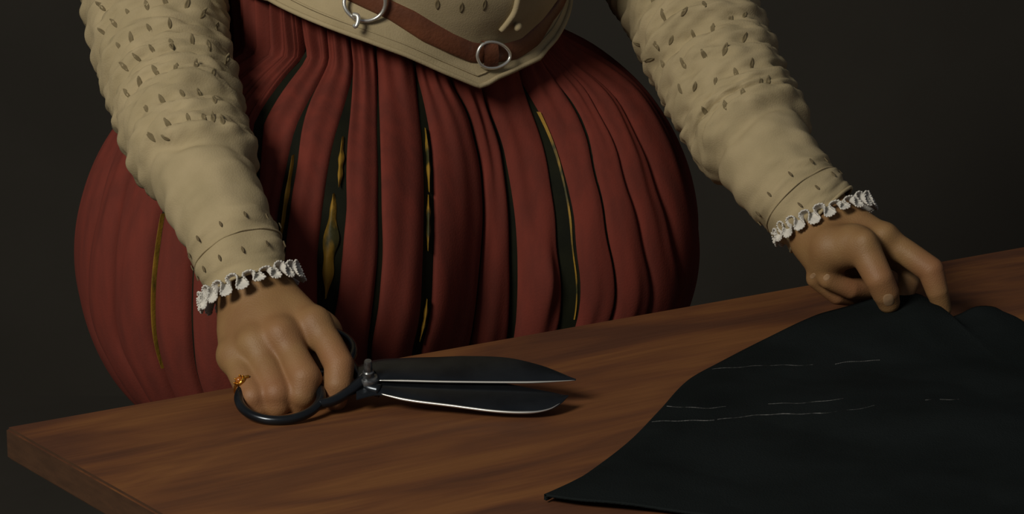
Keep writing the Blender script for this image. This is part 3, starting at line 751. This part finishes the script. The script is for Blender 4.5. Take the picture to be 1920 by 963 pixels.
# hair, eyes, hose and shoes (outside the frame)
o = padded('hair', BF(0, 0.008, 1.695), ET, NT, (0, 0, 1), 0.098, 0.103, 0.085, M_hair, None, 14); put(o, person)
for s in (-1, 1):
    put(padded('eye', BF(s*0.032, 0.108, 1.650), ET, NT, (0, 0, 1), 0.012, 0.012, 0.012, M_eye, None, 8), person)
    P = np.array([BF(s*0.10, 0, 0.72), BF(s*0.115, 0.015, 0.55), BF(s*0.12, 0.02, 0.47), BF(s*0.127, -0.012, 0.32), BF(s*0.13, -0.02, 0.10)])
    v, f = tube_mesh(cat(P, 24), np.interp(np.linspace(0, 1, 24), [0, 0.4, 0.6, 1], [0.092, 0.066, 0.064, 0.043]), 20); put(mesh_obj('stocking', v, f, M_hose), person)
    P = np.array([BF(s*0.128, -0.055, 0.055), BF(s*0.135, 0.02, 0.055), BF(s*0.145, 0.09, 0.044), BF(s*0.153, 0.165, 0.036)])
    v, f = tube_mesh(cat(P, 16), np.array([0.03, 0.042, 0.048, 0.05, 0.05, 0.049, 0.048, 0.047, 0.046, 0.045, 0.044, 0.043, 0.041, 0.037, 0.032, 0.02]), 18)
    v = np.array(v); v[:, 2] = np.maximum(v[:, 2], 0.002); put(mesh_obj('shoe', v, f, M_leather), person)
# nails
def nail(px, py, hw, hh, rot, name='nail'):
    nr_, na_ = 6, 20; V = []
    for i in range(nr_):
        q = i/(nr_-1)
        for j in range(na_):
            g = 2*math.pi*j/na_; ex = q*hw*math.copysign(abs(math.cos(g))**0.8, math.cos(g)); ey = q*hh*math.copysign(abs(math.sin(g))**0.8, math.sin(g))
            h = shoot(bH, px+ex*math.cos(rot)-ey*math.sin(rot), py+ex*math.sin(rot)+ey*math.cos(rot))
            if not h: return
            V.append(h[0]+h[1]*(0.00025 if i < nr_-1 else -0.0004))
    put(mesh_obj(name, V, grid_faces(nr_, na_, True), M_nail), person)
nail(1666, 562, 12, 13, -0.15); nail(1550, 520, 6, 8, 0.9); nail(1524, 517, 5, 7, 0.8)
# gold ring with a stone, on the little finger
fa, fb = fingL[3][1][0].astype(float), fingL[3][2][0].astype(float); rc = fa*0.45+fb*0.55; ax = unit(fb-fa)
tow = unit(CAM-rc); tow = unit(tow-ax*(tow@ax)); sd = np.cross(ax, tow)
g = np.linspace(-0.35, 2.5, 30); P = rc + 0.0014*tow + 0.0122*(np.cos(g)[:, None]*tow+np.sin(g)[:, None]*sd)
ring = empty('finger_ring', (0, 0, 0)); ring.parent = person; tag(ring, 'gold ring set with an amber stone')
v, f = tube_mesh(P, 0.0014, 10); put(mesh_obj('band', v, f, M_gold), ring)
tow = unit(tow + 0.35*sd); sd = np.cross(ax, tow); gc = rc + 0.0142*tow
put(padded('bezel', gc-tow*0.001, sd, tow, ax, 0.0058, 0.0024, 0.0046, M_gold, None, 8), ring)
put(padded('stone', gc, sd, tow, ax, 0.0036, 0.0034, 0.0032, M_gem, None, 6), ring)
for q in range(6):
    p = gc + 0.0048*(math.cos(q*1.047)*sd+0.8*math.sin(q*1.047)*ax)+0.0008*tow
    put(padded('claw', p, sd, tow, ax, 0.0011, 0.0016, 0.0011, M_gold, None, 4), ring)

# ------------------------------------------------------------------ shears, lying tilted under the hand
TAU = math.radians(20); PIV = on_z(690, 716, TABLE_Z + 0.023)
SX = unit(np.array([1.0, 0.02, 0.0])); SY = np.array([-0.02*math.cos(TAU), math.cos(TAU), math.sin(TAU)]); SY = unit(SY - SX*(SY@SX)); SN = np.cross(SX, SY)
def sp(px, py):   # pixel -> coordinates in the plane of the shears
    r = ray(px, py); t = ((PIV-CAM)@SN)/(r@SN); q = CAM + r*t - PIV; return np.array([q@SX, q@SY])
def s3(x, y, h): return PIV + SX*x + SY*y + SN*h
shears = empty('tailor_shears', (0, 0, 0)); tag(shears, 'large dark steel tailor shears gripped in the hand on the table', 'shears')
def smooth_poly(pts, n=16):
    return cat(np.array([sp(*p) for p in pts]), n)
def plate(name, top, bot, h0, th, ridge, parent, mat=M_steel, edge_top=False):
    """Blade between two outlines (back and edge), thick at the back and thinned to the cutting edge."""
    n = 40; a_ = smooth_poly(top, n); b_ = smooth_poly(bot, n); V = []
    prof = [(0.0, 0.0), (0.02, 0.35), (0.25, 1.0), (0.75, 0.55), (0.93, 0.25), (1.0, 0.0)]
    for i in range(n):
        taper = 0.35+0.65*(1-i/(n-1))
        up = [s3(*(a_[i]*(1-q)+b_[i]*q), h0+th*k*taper) for q, k in prof]
        dn = [s3(*(a_[i]*(1-q)+b_[i]*q), h0-th*0.35*k*taper) for q, k in prof[::-1][1:-1]]
        V += up+dn
    c = len(prof)*2-2; f = grid_faces(n, c, True) + [tuple(range(c))[::-1], tuple((n-1)*c+j for j in range(c))]
    bm = bmesh.new(); vs_ = [bm.verts.new(v) for v in V]
    for q in f: bm.faces.new([vs_[k] for k in q])
    o = bm_obj(name, bm, mat, parent, smooth=True)
    md = o.modifiers.new('crease', 'EDGE_SPLIT'); md.split_angle = math.radians(28); return o
# blade farther from us, its cutting edge along the shining line; joined to the front bow
b1 = plate('blade', [(672, 690), (704, 679), (760, 675), (820, 673), (872, 671), (951, 674), (1013, 688), (1050, 702), (1080, 715)], [(672, 727), (710, 717.5), (760, 718), (841, 720), (982, 721), (1030, 719.5), (1060, 718), (1079, 717)], 0.0022, 0.0030, 0, shears)
b2 = plate('blade', [(668, 745), (710, 736), (763, 747), (841, 757), (935, 768.5), (997, 770), (1030, 764), (1052, 752), (1066, 738)], [(668, 706), (710, 704), (763, 704), (841, 706), (935, 712), (997, 723), (1030, 729), (1050, 733), (1066, 736)], -0.0026, 0.0030, 0, shears)
# bright ground bevels
def bevel_strip(pts, h, r, parent):
    P = smooth_poly(pts, 50); P3 = np.array([s3(q[0], q[1], h) for q in P])
    v, f = tube_mesh(P3, np.interp(np.linspace(0, 1, 50), [0, 0.12, 0.8, 1], [r*0.5, r, r, r*0.2]), 8); return mesh_obj('ground_edge', v, f, M_bright, parent)
bevel_strip([(708, 717), (760, 717.8), (841, 719.6), (982, 720.6), (1030, 719.3), (1078, 716.6)], 0.0024, 0.0010, b1)
bevel_strip([(712, 734), (763, 746), (841, 756), (935, 767.6), (997, 769), (1030, 763), (1050, 752)], -0.0020, 0.0012, b2)
def bow(cx, cy, ru, rv, r, h, blade, shank, name='finger_bow', lift=None):
    c = sp(cx, cy); g = np.linspace(0, 2*np.pi, 72, endpoint=False)
    P = np.array([s3(c[0]+ru*math.cos(q), c[1]+rv*math.sin(q), h) for q in g])
    v, f = tube_mesh(P, r, 14, closed=True); mesh_obj(name, v, f, M_steel, blade)
    P = np.array([s3(*sp(x, y), hh) for x, y, hh in shank]); P = cat(P, 24)
    v, f = tube_mesh(P, np.interp(np.linspace(0, 1, 24), [0, 0.5, 1], [r, r*1.15, r*1.5]), 12); mesh_obj('shank', v, f, M_steel, blade)
bow(525, 743, 0.0355, 0.0345, 0.0042, 0.0, b1, [(596, 757, 0), (622, 752, 0), (648, 738, 0.0), (672, 722, 0.001), (700, 706, 0.0022)])
bow(590, 658, 0.0340, 0.0340, 0.0040, 0.0, b2, [(655, 676, 0), (664, 690, 0), (672, 704, -0.001), (688, 722, -0.002), (712, 728, -0.0026)])
# pivot screw with its nut
def lathe(name, base, axis, prof, parent, mat=M_steel, n=20):
    u = unit(np.cross(axis, [1, 0.3, 0])); v_ = np.cross(axis, u); V = []
    for h, r in prof:
        for j in range(n):
            q = 2*math.pi*j/n; V.append(base+axis*h+r*(math.cos(q)*u+math.sin(q)*v_))
    f = grid_faces(len(prof), n, True)+[tuple(range(n))[::-1], tuple((len(prof)-1)*n+j for j in range(n))]
    bm = bmesh.new(); vs_ = [bm.verts.new(x) for x in V]
    for q in f: bm.faces.new([vs_[k] for k in q])
    o = bm_obj(name, bm, mat, parent); md = o.modifiers.new('crease', 'EDGE_SPLIT'); md.split_angle = math.radians(35); return o
pv = s3(*sp(691, 716), 0)
lathe('pivot_pin', pv, SN, [(-0.0125, 0.0035), (-0.012, 0.005), (-0.0065, 0.0055), (-0.006, 0.0085), (-0.0035, 0.009), (0.0045, 0.009), (0.0062, 0.0078), (0.0065, 0.0052), (0.0115, 0.0050), (0.0125, 0.0038), (0.0215, 0.0036), (0.0228, 0.0030)], shears, M_pin)

# ------------------------------------------------------------------ black cloth
cloth_px = [(1020, 936, 2), (1060, 912, 2), (1110, 880, 2), (1180, 826, 2), (1235, 770, 2), (1290, 712, 2), (1350, 678, 3), (1440, 632, 7), (1530, 590, 13), (1590, 573, 19), (1635, 559, 25), (1665, 552, 29), (1700, 547, 30), (1733, 555, 26), (1755, 580, 17), (1775, 594, 12), (1797, 589, 13), (1830, 574, 18), (1865, 575, 17), (1890, 592, 12), (1912, 622, 6), (1945, 660, 3), (1990, 700, 2)]
Ledge = []
for x, y, z in cloth_px:
    p = on_z(x, y, TABLE_Z + z*mm + 0.001); Ledge.append(p)
Redge = [on_z(x, y, TABLE_Z + 0.003) for x, y in ((1020, 936), (1100, 948), (1230, 958), (1400, 972), (1600, 992), (1800, 1008), (2000, 1010), (2150, 980), (2220, 900), (2200, 800), (2100, 730))]
nt_, nsn = 200, 90
Lc = cat(Ledge, nt_); Rc = cat(Redge, nt_)
V = np.empty((nt_, nsn, 3)); s = np.linspace(0, 1, nsn)
for i in range(nt_):
    P = Lc[i][None, :]*(1-s[:, None]) + Rc[i][None, :]*s[:, None]
    hgt = (Lc[i][2]-TABLE_Z)
    dist = s*np.linalg.norm(Rc[i]-Lc[i])
    P[:, 2] = TABLE_Z + 0.0022 + max(hgt-0.0022, 0)*np.exp(-(dist/0.085)**2)
    V[i] = P
for i in range(nt_):
    for j in range(nsn):
        p = V[i, j]; e = smooth01(j/12)
        nv = mnoise.noise(Vector((p[0]*7, p[1]*7, 1.3)))*0.011 + mnoise.noise(Vector((p[0]*19, p[1]*19, 4.1)))*0.0022
        V[i, j, 2] += max(0.0, nv + 0.0015)*e
cl_o = mesh_obj('black_cloth', V.reshape(-1, 3), grid_faces(nt_, nsn), M_cloth)
bm = bmesh.new(); bm.from_mesh(cl_o.data); bmesh.ops.remove_doubles(bm, verts=bm.verts, dist=1e-5); bmesh.ops.recalc_face_normals(bm, faces=bm.faces)
if sum(f.normal.z for f in bm.faces) < 0: bmesh.ops.reverse_faces(bm, faces=bm.faces)
bm.to_mesh(cl_o.data); bm.free()
bC = bvh_of(cl_o)
cloth = empty('cloth', (0, 0, 0)); tag(cloth, 'length of black woollen cloth spread over the table end, edge lifted by fingers', 'cloth')
cl_o.name = 'fabric'; cl_o.parent = cloth
md = cl_o.modifiers.new('thick', 'SOLIDIFY'); md.thickness = 0.0022; md.offset = -1
def chalk(pts, r0):
    P = []
    n = 70; q = cat(np.array(pts, float), n)
    for x, y in q:
        h = shoot(bC, x, y+0.6*math.sin(x*0.11)+0.5*math.sin(x*0.043))
        if h: P.append(h[0]+np.array([0, 0, 0.0002]))
    if len(P) > 4:
        v, f = tube_mesh(np.array(P), r0*0.7*(0.6+0.5*np.abs(np.sin(np.arange(len(P))*0.9))), 5); mesh_obj('chalk_line', v, f, M_chalk, cloth)
chalk([(1335, 691), (1390, 688), (1450, 685), (1525, 684)], 0.00035); chalk([(1566, 683), (1600, 678), (1650, 675)], 0.0006)
chalk([(1250, 762), (1320, 765), (1362, 762)], 0.0005); chalk([(1440, 757), (1520, 754), (1582, 748)], 0.0004)
chalk([(1222, 790), (1300, 789), (1340, 787)], 0.0007); chalk([(1345, 786), (1420, 779), (1470, 776), (1540, 775)], 0.0006); chalk([(1540, 775), (1600, 768), (1640, 760)], 0.0003)
chalk([(1735, 750), (1746, 749.5)], 0.0005); chalk([(1762, 749), (1798, 748)], 0.0005)
